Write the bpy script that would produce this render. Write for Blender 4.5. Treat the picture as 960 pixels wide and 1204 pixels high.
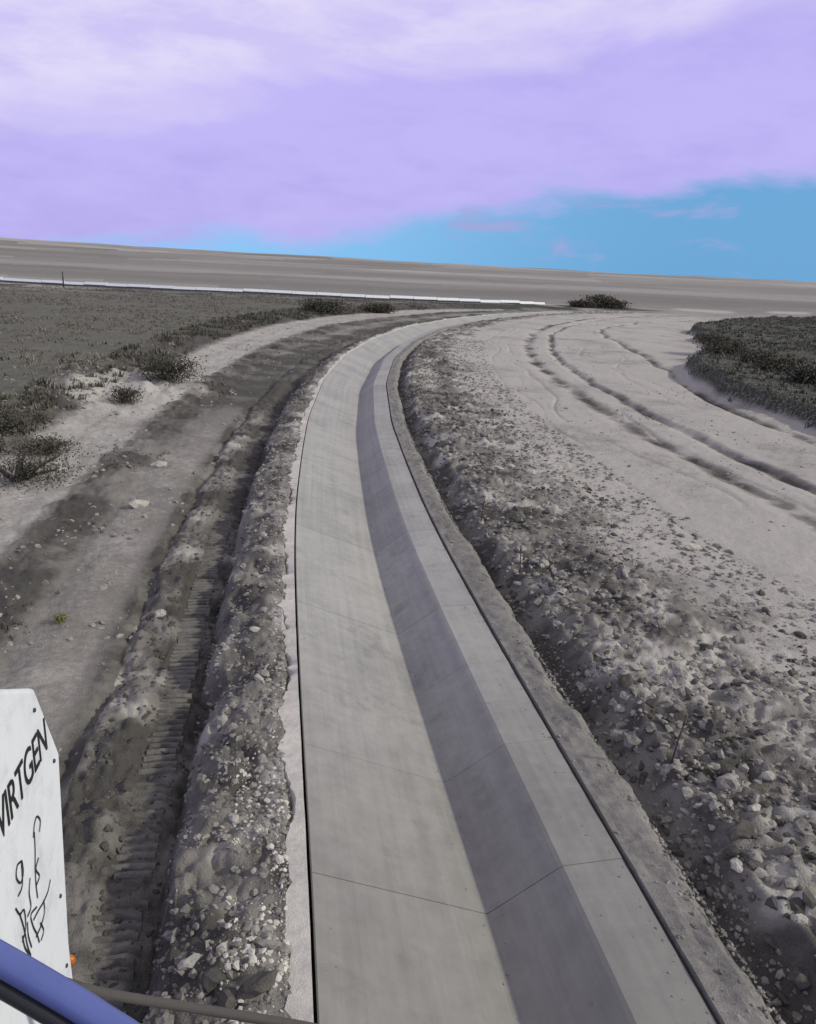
import bpy, bmesh, math, random
import numpy as np
from mathutils import Matrix, Vector

for o in list(bpy.data.objects):
    bpy.data.objects.remove(o)
scene = bpy.context.scene
col = scene.collection
random.seed(7)
rng = np.random.default_rng(11)

# ------------------------------------------------------------------ camera
W_, H_, FPX, CAMH = 960.0, 1204.0, 920.0, 5.0
ROLL = math.radians(2.6)
PITCH = math.radians(17.14)
r0 = np.array([1, 0, 0.]); Fv = np.array([0, math.cos(PITCH), -math.sin(PITCH)])
d0 = np.array([0, -math.sin(PITCH), -math.cos(PITCH)])
Rv = math.cos(ROLL) * r0 - math.sin(ROLL) * d0
Dv = math.sin(ROLL) * r0 + math.cos(ROLL) * d0
CAM = np.array([0, 0, CAMH])
cam_data = bpy.data.cameras.new('camera')
cam_data.sensor_fit = 'VERTICAL'
cam_data.sensor_height = 24.0
cam_data.lens = 24.0 * FPX / H_
cam_data.clip_start = 0.05
cam_data.clip_end = 20000
cam = bpy.data.objects.new('camera', cam_data)
m = Matrix.Identity(4)
for i in range(3):
    m[i][0] = Rv[i]; m[i][1] = -Dv[i]; m[i][2] = -Fv[i]; m[i][3] = CAM[i]
cam.matrix_world = m
col.objects.link(cam)
scene.camera = cam


def ray(x, y):
    return (x - 480) / FPX * Rv + (y - 602) / FPX * Dv + Fv


def at(x, y, z=0.0):                       # where the sight line meets a level plane
    d = ray(x, y)
    return CAM + d * ((z - CAMH) / d[2])


def at_dist(x, y, k):                      # a point k metres out along the camera axis
    return CAM + ray(x, y) * k


# ------------------------------------------------------------------ sky and sun
SUN_AZ, SUN_EL = math.radians(102), math.radians(31.7)
world = bpy.data.worlds.new('World')
scene.world = world
world.use_nodes = True
nt = world.node_tree
nt.nodes.clear()


def N(tree, kind, **kw):
    n = tree.nodes.new(kind)
    for k, v in kw.items():
        setattr(n, k, v)
    return n


def mathn(tree, op, a, b=None, c=None, clamp=False):
    n = tree.nodes.new('ShaderNodeMath'); n.operation = op; n.use_clamp = clamp
    for i, v in enumerate((a, b, c)):
        if v is None: continue
        if isinstance(v, (int, float)): n.inputs[i].default_value = v
        else: tree.links.new(v, n.inputs[i])
    return n.outputs[0]


def smooth(tree, x, lo, hi):
    n = tree.nodes.new('ShaderNodeMapRange'); n.interpolation_type = 'SMOOTHSTEP'
    tree.links.new(x, n.inputs[0]); n.inputs[1].default_value = lo; n.inputs[2].default_value = hi
    return n.outputs[0]


def mixc(tree, f, a, b, blend='MIX'):
    n = tree.nodes.new('ShaderNodeMix'); n.data_type = 'RGBA'; n.blend_type = blend
    if isinstance(f, (int, float)): n.inputs[0].default_value = f
    else: tree.links.new(f, n.inputs[0])
    for k, v in ((6, a), (7, b)):
        if isinstance(v, tuple): n.inputs[k].default_value = (*v, 1) if len(v) == 3 else v
        else: tree.links.new(v, n.inputs[k])
    return n.outputs[2]


def noise(tree, vec, scale, detail=4, rough=0.55, dist=0.0):
    n = tree.nodes.new('ShaderNodeTexNoise')
    n.inputs['Scale'].default_value = scale; n.inputs['Detail'].default_value = detail
    n.inputs['Roughness'].default_value = rough; n.inputs['Distortion'].default_value = dist
    if vec is not None: tree.links.new(vec, n.inputs['Vector'])
    return n.outputs['Fac']


sky = N(nt, 'ShaderNodeTexSky', sky_type='NISHITA', sun_disc=False, sun_elevation=SUN_EL, sun_rotation=SUN_AZ)
skyc = mixc(nt, 1.0, sky.outputs[0], (0.075, 0.075, 0.075), 'MULTIPLY')
tc = N(nt, 'ShaderNodeTexCoord')
sep = N(nt, 'ShaderNodeSeparateXYZ'); nt.links.new(tc.outputs['Generated'], sep.inputs[0])
az = mathn(nt, 'ARCTAN2', sep.outputs[0], sep.outputs[1])
el = mathn(nt, 'MULTIPLY', mathn(nt, 'ARCSINE', sep.outputs[2]), 57.2958)
mp = N(nt, 'ShaderNodeMapping'); mp.inputs['Scale'].default_value = (1, 1, 3.2)
nt.links.new(tc.outputs['Generated'], mp.inputs[0])
n1 = noise(nt, mp.outputs[0], 3.2, 7, 0.55, 0.3)
n2 = noise(nt, mp.outputs[0], 9.0, 6, 0.6, 0.2)
n3 = noise(nt, mp.outputs[0], 1.7, 4, 0.5, 0.0)
n1c = mathn(nt, 'SUBTRACT', n1, 0.5); n2c = mathn(nt, 'SUBTRACT', n2, 0.5); n3c = mathn(nt, 'SUBTRACT', n3, 0.5)
s2 = mathn(nt, 'SINE', mathn(nt, 'MULTIPLY', az, 2.0))
# lower edge of the lilac cloud deck, all round the horizon
eb = mathn(nt, 'MULTIPLY_ADD', s2, 4.7, 3.3)
eb = mathn(nt, 'MULTIPLY_ADD', n1c, 7.0, eb); eb = mathn(nt, 'MULTIPLY_ADD', n2c, 4.0, eb)
deck = smooth(nt, mathn(nt, 'SUBTRACT', el, eb), -1.1, 1.2)
# upper, thinner and brighter cloud
et = mathn(nt, 'MULTIPLY_ADD', s2, 5.5, 12.5)
et = mathn(nt, 'MULTIPLY_ADD', n1c, 12.0, et); et = mathn(nt, 'MULTIPLY_ADD', n2c, 6.0, et)
top = smooth(nt, mathn(nt, 'SUBTRACT', el, et), -1.7, 1.9)
zen = smooth(nt, el, 18.0, 45.0)
low = mixc(nt, smooth(nt, s2, -0.55, 0.65), (0.26, 0.60, 0.98), (0.145, 0.40, 0.72))
low = mixc(nt, smooth(nt, n2, 0.52, 0.72), low, (0.36, 0.40, 0.76))
mid = mixc(nt, smooth(nt, mathn(nt, 'ADD', mathn(nt, 'MULTIPLY', n3, .5), mathn(nt, 'MULTIPLY', n2, .5)), 0.38, 0.62), (0.48, 0.425, 0.90), (0.56, 0.495, 0.98))
hi = mixc(nt, smooth(nt, n2, 0.3, 0.7), (0.64, 0.58, 0.97), (0.80, 0.74, 1.0))
zc = mixc(nt, smooth(nt, n1, 0.3, 0.7), (0.40, 0.39, 0.46), (0.62, 0.60, 0.66))
hi = mixc(nt, zen, hi, zc)
cl = mixc(nt, deck, low, mid)
cl = mixc(nt, top, cl, hi)
fin = mixc(nt, 0.92, skyc, cl)
bg = N(nt, 'ShaderNodeBackground'); bg.inputs[1].default_value = 1.0
nt.links.new(fin, bg.inputs[0])
wo = N(nt, 'ShaderNodeOutputWorld'); nt.links.new(bg.outputs[0], wo.inputs[0])

sun_d = bpy.data.lights.new('sun', 'SUN')
sun_d.energy = 2.75; sun_d.angle = math.radians(2.5); sun_d.color = (1.0, 0.955, 0.81)
sun = bpy.data.objects.new('sun', sun_d); col.objects.link(sun)
sd = Vector((math.sin(SUN_AZ) * math.cos(SUN_EL), math.cos(SUN_AZ) * math.cos(SUN_EL), math.sin(SUN_EL)))
sun.rotation_euler = sd.to_track_quat('Z', 'Y').to_euler()
sun.location = (30, 0, 30)

vs = scene.view_settings
vs.view_transform = 'Standard'; vs.look = 'None'; vs.exposure = 0.0; vs.gamma = 1.0; vs.use_curve_mapping = False
scene.render.engine = 'CYCLES'
scene.render.resolution_x = 816; scene.render.resolution_y = 1024


# ------------------------------------------------------------------ helpers
def tag(o, label=None, cat=None, group=None, kind=None):
    if label: o['label'] = label
    if cat: o['category'] = cat
    if group: o['group'] = group
    if kind: o['kind'] = kind
    return o


def empty(name, loc):
    o = bpy.data.objects.new(name, None); o.location = loc; o.empty_display_size = 0.2
    col.objects.link(o); return o


def link(name, me, mat=None, parent=None):
    o = bpy.data.objects.new(name, me)
    if mat and not me.materials: me.materials.append(mat)
    col.objects.link(o)
    if parent:
        o.parent = parent
        o.matrix_parent_inverse = Matrix.Translation(-Vector(parent.location))
    return o


def mesh_np(name, V, tris=None, quads=None, smooth_=False):
    me = bpy.data.meshes.new(name)
    V = np.asarray(V, np.float32)
    loops, starts, p = [], [], 0
    if quads is not None and len(quads):
        q = np.asarray(quads, np.int32); loops.append(q.ravel()); starts.append(np.arange(len(q)) * 4); p = q.size
    if tris is not None and len(tris):
        q = np.asarray(tris, np.int32); loops.append(q.ravel()); starts.append(p + np.arange(len(q)) * 3)
    L = np.concatenate(loops); S = np.concatenate(starts)
    me.vertices.add(len(V)); me.vertices.foreach_set('co', V.ravel())
    me.loops.add(len(L)); me.loops.foreach_set('vertex_index', L.astype(np.int32))
    me.polygons.add(len(S)); me.polygons.foreach_set('loop_start', S.astype(np.int32))
    me.polygons.foreach_set('use_smooth', np.full(len(S), smooth_, bool))
    me.update(calc_edges=True); me.validate()
    return me


def attr(me, name, vals):
    a = me.attributes.new(name, 'FLOAT', 'POINT'); a.data.foreach_set('value', np.asarray(vals, np.float32))


def hash2(ix, iy, seed):
    h = (ix.astype(np.int64) * 374761393 + iy.astype(np.int64) * 668265263 + seed * 974634777) & 0xFFFFFFFF
    h = ((h ^ (h >> 13)) * 1274126177) & 0xFFFFFFFF
    return ((h ^ (h >> 16)) & 0xFFFFFF) / float(0xFFFFFF)


def vnoise(x, y, sc, seed):
    x = x / sc; y = y / sc
    ix = np.floor(x); iy = np.floor(y); fx = x - ix; fy = y - iy
    fx = fx * fx * fx * (fx * (fx * 6 - 15) + 10); fy = fy * fy * fy * (fy * (fy * 6 - 15) + 10)
    a = hash2(ix, iy, seed); b = hash2(ix + 1, iy, seed); c = hash2(ix, iy + 1, seed); d = hash2(ix + 1, iy + 1, seed)
    return (a + (b - a) * fx) * (1 - fy) + (c + (d - c) * fx) * fy - 0.5


def fbm(x, y, sc, octv, seed, gain=0.5):
    v = 0; g = 1
    for k in range(octv):
        ca, sa = math.cos(k * 1.1), math.sin(k * 1.1)
        v = v + g * vnoise(x * ca - y * sa, x * sa + y * ca, sc, seed + k * 17); sc *= 0.5; g *= gain
    return v


def sstep(x, a, b):
    u = np.clip((x - a) / (b - a), 0, 1); return u * u * (3 - 2 * u)


# ------------------------------------------------------------------ channel line (its left edge)
ctrl = np.array([(1.0, -5.0), (0.2, 0.0), (-0.46, 4.12), (-0.69, 5.52), (-1.03, 7.42), (-1.51, 10.24), (-2.02, 13.38), (-2.48, 16.6),
                 (-3.06, 21.63), (-3.6, 26.9), (-4.2, 36.8), (-4.15, 48.7), (-3.1, 60.85), (-0.78, 74.9), (3.79, 90.6),
                 (11.3, 108.1), (21.5, 124.0), (36.0, 140.0)])
cs = np.r_[0, np.cumsum(np.linalg.norm(np.diff(ctrl, axis=0), axis=1))]
u = np.arange(0, cs[-1], 0.05)
px_, py_ = np.interp(u, cs, ctrl[:, 0]), np.interp(u, cs, ctrl[:, 1])
for wdt in (41, 61, 81):
    k = np.hanning(wdt); k /= k.sum(); pad = wdt // 2
    def ext(a):
        return np.r_[a[0] + (a[0] - a[pad:0:-1]), a, a[-1] + (a[-1] - a[-2:-pad - 2:-1])]
    px_ = np.convolve(ext(px_), k, 'valid'); py_ = np.convolve(ext(py_), k, 'valid')
SP = np.c_[px_, py_]
TT = np.gradient(SP, axis=0); TT /= np.linalg.norm(TT, axis=1)[:, None]
NN = np.c_[TT[:, 1], -TT[:, 0]]
ARC = np.r_[0, np.cumsum(np.linalg.norm(np.diff(SP, axis=0), axis=1))]
S_ORIG = ARC[np.argmin(np.linalg.norm(SP - np.array([-0.46, 4.12]), axis=1))]     # s = 0 where the frame begins
ARC = ARC - S_ORIG


def chan(s):
    return (np.c_[np.interp(s, ARC, SP[:, 0]), np.interp(s, ARC, SP[:, 1])],
            np.c_[np.interp(s, ARC, NN[:, 0]), np.interp(s, ARC, NN[:, 1])])


def cpt(s, t, z):
    p, n = chan(np.atleast_1d(s)); return np.c_[p + n * np.atleast_1d(t)[:, None], np.broadcast_to(z, (len(p),))]


def st_of(x, y):
    """along and across position of points beside the channel"""
    sub = slice(None, None, 8)
    Q, A, NQ, TQ = SP[sub], ARC[sub], NN[sub], TT[sub]
    s = np.empty_like(x); t = np.empty_like(x)
    for i in range(0, len(x), 20000):
        a = slice(i, i + 20000)
        d = (x[a][:, None] - Q[:, 0]) ** 2 + (y[a][:, None] - Q[:, 1]) ** 2
        j = d.argmin(1)
        dx = x[a] - Q[j, 0]; dy = y[a] - Q[j, 1]
        al = np.clip(dx * TQ[j, 0] + dy * TQ[j, 1], -0.3, 0.3)
        s[a] = A[j] + al
        # fine: local normal at the shifted place
        px = np.interp(s[a], ARC, SP[:, 0]); py = np.interp(s[a], ARC, SP[:, 1])
        nx = np.interp(s[a], ARC, NN[:, 0]); ny = np.interp(s[a], ARC, NN[:, 1])
        tt = (x[a] - px) * nx + (y[a] - py) * ny
        far = (j == 0) | (j == len(Q) - 1)
        t[a] = np.where(far, np.sign(tt + 1e-9) * np.maximum(np.abs(tt), np.sqrt(d[np.arange(len(j)), j]) * 0.6), tt)
    return s, t


CH_T = [0.0, 1.56, 1.615, 1.67, 2.26, 2.30, 2.88]
CH_Z = [0.0, -0.605, -0.622, -0.59, -0.172, -0.150, -0.118]

LT = np.array([-400, -16, -11.5, -10.4, -9.4, -8.4, -7.2, -6.8, -6.4, -5.7, -5.2, -4.6, -4.1, -3.6, -3.0, -2.72, -2.58, -2.40, -2.1, -1.90, -1.80,
               -1.50, -1.40, -1.28, -1.20, -1.08, -0.85, -0.6, -0.40, -0.22, -0.16, -0.05])
LZ = np.array([0.0, 0.0, 0.04, 0.06, -0.12, -0.36, -0.46, -0.42, -0.45, -0.40, -0.34, -0.36, -0.47, -0.44, -0.50, -0.53, -0.62, -0.51, -0.49, -0.50, -0.56,
               -0.56, -0.60, -0.68, -0.48, -0.22, -0.12, -0.06, -0.02, 0.0, -0.05, -0.30])
RT = np.array([-0.05, 0, 1.6, 2.88, 3.28, 3.42, 3.60, 3.72, 3.92, 4.3, 5.0, 5.8, 6.6, 7.2, 10.8, 11.1, 11.5, 12.0, 12.7, 12.95, 13.2, 13.5, 14.0, 400])
RZ = np.array([-0.30, -0.40, -0.98, -0.52, -0.36, -0.33, -0.31, -0.20, 0.0, 0.07, 0.06, 0.09, 0.06, 0.05, 0.04, 0.0, -0.07, 0.03, 0.03, -0.02, -0.12, 0.05, 0.04, 0.0])


def terrain(x, y, detail=True):
    """height and soil kinds at plan points"""
    r = np.hypot(x, y)
    s, t = st_of(x, y)
    near = 1 - sstep(r, 120, 170)
    spread = 1 + 0.75 * sstep(s, 22, 90)
    tl = np.where(t < -1.3, -1.3 + (t + 1.3) / spread, t)
    wob = fbm(x, y, 2.6, 3, 5) * 0.16
    wobL = np.where(tl < -0.3, (wob + fbm(x, y, .8, 2, 6) * .22) * sstep(-tl, 0.3, 1.0) * (1 - .75 * sstep(-tl, 1.15, 1.4) * (1 - sstep(-tl, 1.9, 2.2))), 0)
    wobR = np.where(t > 3.3, wob * 1.6 * sstep(t, 3.4, 4.0), 0)
    z = np.where(t < -0.05, np.interp(tl + wobL, LT, LZ), np.interp(t + wobR, RT, RZ))
    z = z * near
    # rough heaps beside the channel
    rl = sstep(-tl, 0.22, 0.5) * (1 - sstep(-tl, 2.2, 3.1)) * near
    rr = sstep(t, 3.55, 3.95) * (1 - sstep(t + fbm(x, y, 1.5, 3, 77) * 2.2, 5.4, 7.2)) * near
    rl = rl * (1 - 0.85 * sstep(-tl, 1.32, 1.42) * (1 - sstep(-tl, 1.84, 1.95)))
    rough = np.maximum(rl, rr)
    if detail:
        z = z + rough * (fbm(x, y, 0.9, 3, 21, 0.6) * 0.12 + fbm(x, y, .14, 2, 29) * .05 + np.abs(fbm(x, y, 0.36, 3, 31, 0.6)) * 0.16)
        z = z + rr * fbm(x, y, 1.6, 2, 24) * 0.12
        outer = sstep(np.abs(t - 1.4), 4.0, 5.5)
        z = z + outer * near * (fbm(x, y, 3.0, 4, 41) * 0.09 + fbm(x, y, 0.30, 3, 43, 0.6) * np.where(t < 0, 0.05, 0.022))
        pl = sstep(-tl, 4.2, 4.8) * (1 - sstep(-tl, 5.4, 5.9)) + sstep(-tl, 8.0, 9.0) * (1 - sstep(-tl, 10.5, 12))
        z = z + np.clip(pl, 0, 1) * near * fbm(x, y, 0.7, 4, 47, 0.6) * 0.16
        hp_ = np.exp(-(((x + 11.8) / 3.2) ** 2 + ((y - 33.0) / 6.0) ** 2))
        z = z + hp_ * (t < -5) * (0.26 + np.abs(fbm(x, y, 1.4, 3, 49, 0.55)) * 0.55)
        # faint wheel lines on the graded side
        for tc_, w in ((8.1, .09), (8.6, .06), (9.7, .08), (12.2, .09), (15.2, .11), (16.5, .07)):
            tw = t + fbm(x, y, 14, 3, int(tc_ * 10)) * 2.2
            z = z - near * 0.05 * np.exp(-((tw - tc_) / w) ** 2) * sstep(fbm(x, y, 7, 2, int(tc_ * 7)), -0.15, 0.15)
    z = z - near * 0.16 * np.exp(-((t + 1.3 * np.sin(s * .09) + fbm(x, y, 5, 2, 66) * 1.2 - 18.3) / .28) ** 2) * sstep(s, 18, 30)
    # raised dark field on the right, far dip, low ridge on the skyline
    edge = fbm(x, y, 6, 3, 61) * 1.6
    fld = sstep(t + edge + 2.4 * (1 - sstep(s, 28, 55)) - 5.0 * sstep(s, 38, 75), 20.7, 21.7) * (1 - sstep(y - (104 + 1.15 * (x - 35.6)) + edge, -4, 4)) * sstep(y, -30, 10)
    z = z + fld * (0.8 + fbm(x, y, 5, 3, 63) * 0.3)
    z = z + sstep(r, 60, 200) * fbm(x, y, 60, 3, 71) * 0.9
    ang = np.arctan2(x, np.maximum(y, 1e-6))
    z = z + sstep(r, 500, 2600) * (26 + 24 * fbm(x, y, 1500, 4, 73) - 14 * np.clip(ang, -1, 1)) * (1 - sstep(r, 4200, 7000))
    return z, s, t, tl, rl, rr, fld, near


def hz(x, y):
    x = np.atleast_1d(np.asarray(x, float)); y = np.atleast_1d(np.asarray(y, float))
    return terrain(x, y)[0]


# ------------------------------------------------------------------ materials
def base_mat(name):
    ma = bpy.data.materials.new(name); ma.use_nodes = True
    t = ma.node_tree; b = t.nodes['Principled BSDF']
    b.inputs['Specular IOR Level'].default_value = 0.25
    return ma, t, b


def bump(t, b, h, strength, dist):
    n = t.nodes.new('ShaderNodeBump'); n.inputs['Strength'].default_value = strength; n.inputs['Distance'].default_value = dist
    t.links.new(h, n.inputs['Height']); t.links.new(n.outputs[0], b.inputs['Normal'])


def pos(t):
    g = t.nodes.new('ShaderNodeNewGeometry'); return g.outputs['Position']


def attribute(t, name):
    a = t.nodes.new('ShaderNodeAttribute'); a.attribute_name = name; return a.outputs['Fac']


PALE, MID, DARK = (0.41, 0.398, 0.364), (0.195, 0.187, 0.170), (0.080, 0.077, 0.070)
DRYG, DKG = (0.134, 0.134, 0.109), (0.049, 0.054, 0.040)

MAT_GROUND, t, b = base_mat('soil')
P = pos(t)
pale = attribute(t, 'pale'); grass = attribute(t, 'grass'); dkv = attribute(t, 'dark')
na = noise(t, P, 0.9, 8, 0.62); nb = noise(t, P, 7.0, 6, 0.65); nc = noise(t, P, 45.0, 4, 0.6); nd = noise(t, P, 0.12, 5, 0.6)
v = mathn(t, 'ADD', pale, mathn(t, 'MULTIPLY', mathn(t, 'SUBTRACT', na, 0.5), 0.55))
v = mathn(t, 'ADD', v, mathn(t, 'MULTIPLY', mathn(t, 'SUBTRACT', nb, 0.5), 0.50))
v = mathn(t, 'ADD', v, mathn(t, 'MULTIPLY', mathn(t, 'SUBTRACT', nc, 0.5), 0.28))
v = mathn(t, 'ADD', v, mathn(t, 'MULTIPLY', mathn(t, 'SUBTRACT', nd, 0.5), 0.25))
c = mixc(t, smooth(t, v, 0.0, 0.5), DARK, MID)
c = mixc(t, smooth(t, v, 0.5, 1.0), c, PALE)
gm = mathn(t, 'MULTIPLY', grass, smooth(t, mathn(t, 'ADD', na, mathn(t, 'MULTIPLY', nb, 0.6)), 0.45, 0.9), clamp=True)
c = mixc(t, gm, c, DRYG)
c = mixc(t, mathn(t, 'MULTIPLY', dkv, smooth(t, nb, 0.2, 0.55), clamp=True), c, DKG)
t.links.new(c, b.inputs['Base Color']); b.inputs['Roughness'].default_value = 0.95
b.inputs['Specular IOR Level'].default_value = 0.1
bump(t, b, mathn(t, 'ADD', nb, mathn(t, 'MULTIPLY', nc, 0.6)), 0.9, 0.04)


def soil_mat(name, c0, c1, sc=9.0):
    ma, t, b = base_mat(name)
    P = pos(t); oi = t.nodes.new('ShaderNodeObjectInfo')
    n_a = noise(t, P, sc, 6, 0.65); n_b = noise(t, P, sc * 6, 4, 0.6); n_c = noise(t, P, 1.1, 4, 0.6)
    v = mathn(t, 'ADD', mathn(t, 'MULTIPLY', n_a, 0.6), mathn(t, 'MULTIPLY', n_c, 0.6))
    v = mathn(t, 'ADD', v, mathn(t, 'MULTIPLY', mathn(t, 'SUBTRACT', n_b, 0.5), 0.3))
    t.links.new(mixc(t, smooth(t, v, 0.35, 0.85), c0, c1), b.inputs['Base Color'])
    b.inputs['Roughness'].default_value = 0.95; b.inputs['Specular IOR Level'].default_value = 0.1
    bump(t, b, mathn(t, 'ADD', n_a, n_b), 0.6, 0.02)
    return ma


MAT_CLOD = soil_mat('clod_soil', (0.12, 0.115, 0.103), (0.40, 0.385, 0.345))
MAT_CLOD_MID = soil_mat('crumbled_soil', (0.10, 0.097, 0.088), (0.38, 0.366, 0.335), 5.0)
MAT_CLOD_PALE = soil_mat('pale_clod_soil', (0.30, 0.29, 0.26), (0.50, 0.48, 0.43))
MAT_CLOD_DARK = soil_mat('damp_clod_soil', (0.053, 0.051, 0.048), (0.134, 0.129, 0.115))
MAT_TREAD = soil_mat('pressed_soil', (0.075, 0.072, 0.066), (0.20, 0.192, 0.175))
MAT_LIP = soil_mat('dry_cement_spill', (0.46, 0.445, 0.40), (0.68, 0.655, 0.59), 14.0)
MAT_SHOULDER = soil_mat('packed_fines', (0.151, 0.148, 0.138), (0.276, 0.267, 0.247), 12.0)

# concrete: trowel streaks run along the channel (uv = across, along)
MAT_CONC, t, b = base_mat('concrete')
uv = t.nodes.new('ShaderNodeUVMap'); uv.uv_map = 'uv'
mpn = t.nodes.new('ShaderNodeMapping'); mpn.inputs['Scale'].default_value = (9.0, 0.10, 1); t.links.new(uv.outputs[0], mpn.inputs[0])
st1 = noise(t, mpn.outputs[0], 1.0, 5, 0.6)
mpf = t.nodes.new('ShaderNodeMapping'); mpf.inputs['Scale'].default_value = (60.0, 0.6, 1); t.links.new(uv.outputs[0], mpf.inputs[0])
st2 = noise(t, mpf.outputs[0], 1.0, 4, 0.6)
P = pos(t)
pa = noise(t, P, 0.55, 6, 0.6); pb = noise(t, P, 4.5, 7, 0.65); pcn = noise(t, P, 70.0, 3, 0.6)
oi = t.nodes.new('ShaderNodeObjectInfo')
v = mathn(t, 'MULTIPLY', st1, 0.30)
v = mathn(t, 'MULTIPLY_ADD', st2, 0.14, v); v = mathn(t, 'MULTIPLY_ADD', pa, 0.46, v); v = mathn(t, 'MULTIPLY_ADD', pb, 0.30, v)
v = mathn(t, 'MULTIPLY_ADD', pcn, 0.10, v); v = mathn(t, 'MULTIPLY_ADD', oi.outputs['Random'], 0.07, v)
c = mixc(t, smooth(t, v, 0.42, 0.86), (0.209, 0.210, 0.198), (0.360, 0.361, 0.339))
vv = t.nodes.new('ShaderNodeSeparateXYZ'); t.links.new(uv.outputs[0], vv.inputs[0])
near_dark = mathn(t, 'SUBTRACT', 1.0, smooth(t, mathn(t, 'MULTIPLY_ADD', pb, 3.0, vv.outputs[1]), 0.5, 9.5))  # concrete darker toward the near end of the channel
c = mixc(t, mathn(t, 'MULTIPLY', near_dark, 0.50), c, (0.135, 0.130, 0.117))
spots = smooth(t, noise(t, P, 1.5, 8, 0.72), 0.55, 0.70)
c = mixc(t, mathn(t, 'MULTIPLY', spots, 0.55), c, (0.169, 0.168, 0.155))
t.links.new(c, b.inputs['Base Color'])
rg = t.nodes.new('ShaderNodeMapRange'); t.links.new(pa, rg.inputs[0]); rg.inputs[1].default_value = .3; rg.inputs[2].default_value = .7
rg.inputs[3].default_value = 0.62; rg.inputs[4].default_value = 0.85; t.links.new(rg.outputs[0], b.inputs['Roughness'])
bump(t, b, mathn(t, 'ADD', mathn(t, 'MULTIPLY', st2, 0.5), mathn(t, 'ADD', pb, mathn(t, 'MULTIPLY', pcn, 0.3))), 0.25, 0.008)


def leaf_mat(name, c0, c1):
    ma, t, b = base_mat(name)
    n_ = noise(t, pos(t), 2.5, 4, 0.6)
    n2_ = noise(t, pos(t), 14, 2, 0.6)
    t.links.new(mixc(t, smooth(t, mathn(t, 'ADD', mathn(t, 'MULTIPLY', n_, .5), mathn(t, 'MULTIPLY', n2_, .5)), 0.38, 0.64), c0, c1), b.inputs['Base Color'])
    b.inputs['Roughness'].default_value = 0.8
    return ma


MAT_SCRUB = leaf_mat('dry_scrub', (0.07, 0.068, 0.053), (0.27, 0.255, 0.21))
MAT_DARKVEG = leaf_mat('dark_foliage', (0.042, 0.043, 0.030), (0.13, 0.125, 0.09))
MAT_CROP = leaf_mat('grey_crop', (0.055, 0.056, 0.045), (0.15, 0.147, 0.12))
MAT_BUSH = leaf_mat('bush_leaves', (0.034, 0.035, 0.024), (0.12, 0.115, 0.085))
MAT_WEED = leaf_mat('weed_leaves', (0.14, 0.15, 0.02), (0.24, 0.24, 0.04))
MAT_BARK = soil_mat('bark', (0.045, 0.040, 0.034), (0.089, 0.084, 0.075), 20)


def paint(name, colr, rough=0.4, metal=0.0, grime=0.0):
    ma, t, b = base_mat(name)
    n_ = noise(t, pos(t), 5.0, 8, 0.7); n2_ = noise(t, pos(t), 60.0, 3, 0.6)
    g = mathn(t, 'ADD', mathn(t, 'MULTIPLY', n_, 0.8), mathn(t, 'MULTIPLY', n2_, 0.2))
    dk = tuple(x * 0.55 for x in colr)
    f = mathn(t, 'MULTIPLY', smooth(t, g, 0.45, 0.75), grime)
    t.links.new(mixc(t, f, colr, dk), b.inputs['Base Color'])
    b.inputs['Roughness'].default_value = rough; b.inputs['Metallic'].default_value = metal
    b.inputs['Specular IOR Level'].default_value = 0.4
    return ma


MAT_WHITE = paint('white_paint', (0.739, 0.782, 0.782), 0.38, 0, 0.6)
MAT_BLACK = paint('black_marking', (0.011, 0.012, 0.014), 0.6)
MAT_RUBBER = paint('black_rubber', (0.016, 0.018, 0.021), 0.45)
MAT_BLUE = paint('blue_hose', (0.09, 0.12, 0.32), 0.24, 0, 0.35)
MAT_STEEL = paint('grey_steel', (0.05, 0.05, 0.05), 0.45, 0.2, 0.5)
MAT_ROD = paint('weathered_pipe', (0.085, 0.078, 0.068), 0.55, 0.0, 0.7)
MAT_ORANGE = paint('orange_lens', (0.42, 0.12, 0.015), 0.3)
MAT_CANAL = paint('white_canal_concrete', (0.712, 0.752, 0.759), 0.7, 0, 0.8)
MAT_RUST = paint('rusty_steel', (0.062, 0.050, 0.046), 0.7, 0.1, 0.5)

# ------------------------------------------------------------------ ground sheet
A0 = math.radians(36)
na_f = 860
ang = np.concatenate([np.linspace(-A0, A0, na_f, endpoint=False), np.linspace(A0, 2 * math.pi - A0, 110, endpoint=False)])
rad = np.concatenate([np.linspace(0.4, 3.2, 12, endpoint=False), np.exp(np.linspace(math.log(3.2), math.log(34), 450, endpoint=False)),
                      np.exp(np.linspace(math.log(34), math.log(170), 190, endpoint=False)), np.exp(np.linspace(math.log(170), math.log(9000), 70))])
na_, nr_ = len(ang), len(rad)
AA, RR = np.meshgrid(ang, rad)
gx = (np.sin(AA) * RR).ravel(); gy = (np.cos(AA) * RR).ravel()
gz, gs, gt, gtl, grl, grr, gfl, gnear = terrain(gx, gy)
gx = np.r_[gx, 0.0]; gy = np.r_[gy, 0.0]; gz = np.r_[gz, gz[:na_].mean()]
i0 = (np.arange(nr_ - 1)[:, None] * na_ + np.arange(na_)[None, :])
j1 = (np.arange(na_) + 1) % na_
i1 = (np.arange(nr_ - 1)[:, None] * na_ + j1[None, :])
quads = np.stack([i0, i0 + na_, i1 + na_, i1], -1).reshape(-1, 4)
tris = np.stack([np.arange(na_), j1, np.full(na_, len(gx) - 1)], -1)
gme = mesh_np('ground', np.c_[gx, gy, gz], tris=tris, quads=quads, smooth_=True)
x, y = gx[:-1], gy[:-1]
rr_ = np.hypot(x, y)
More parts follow.
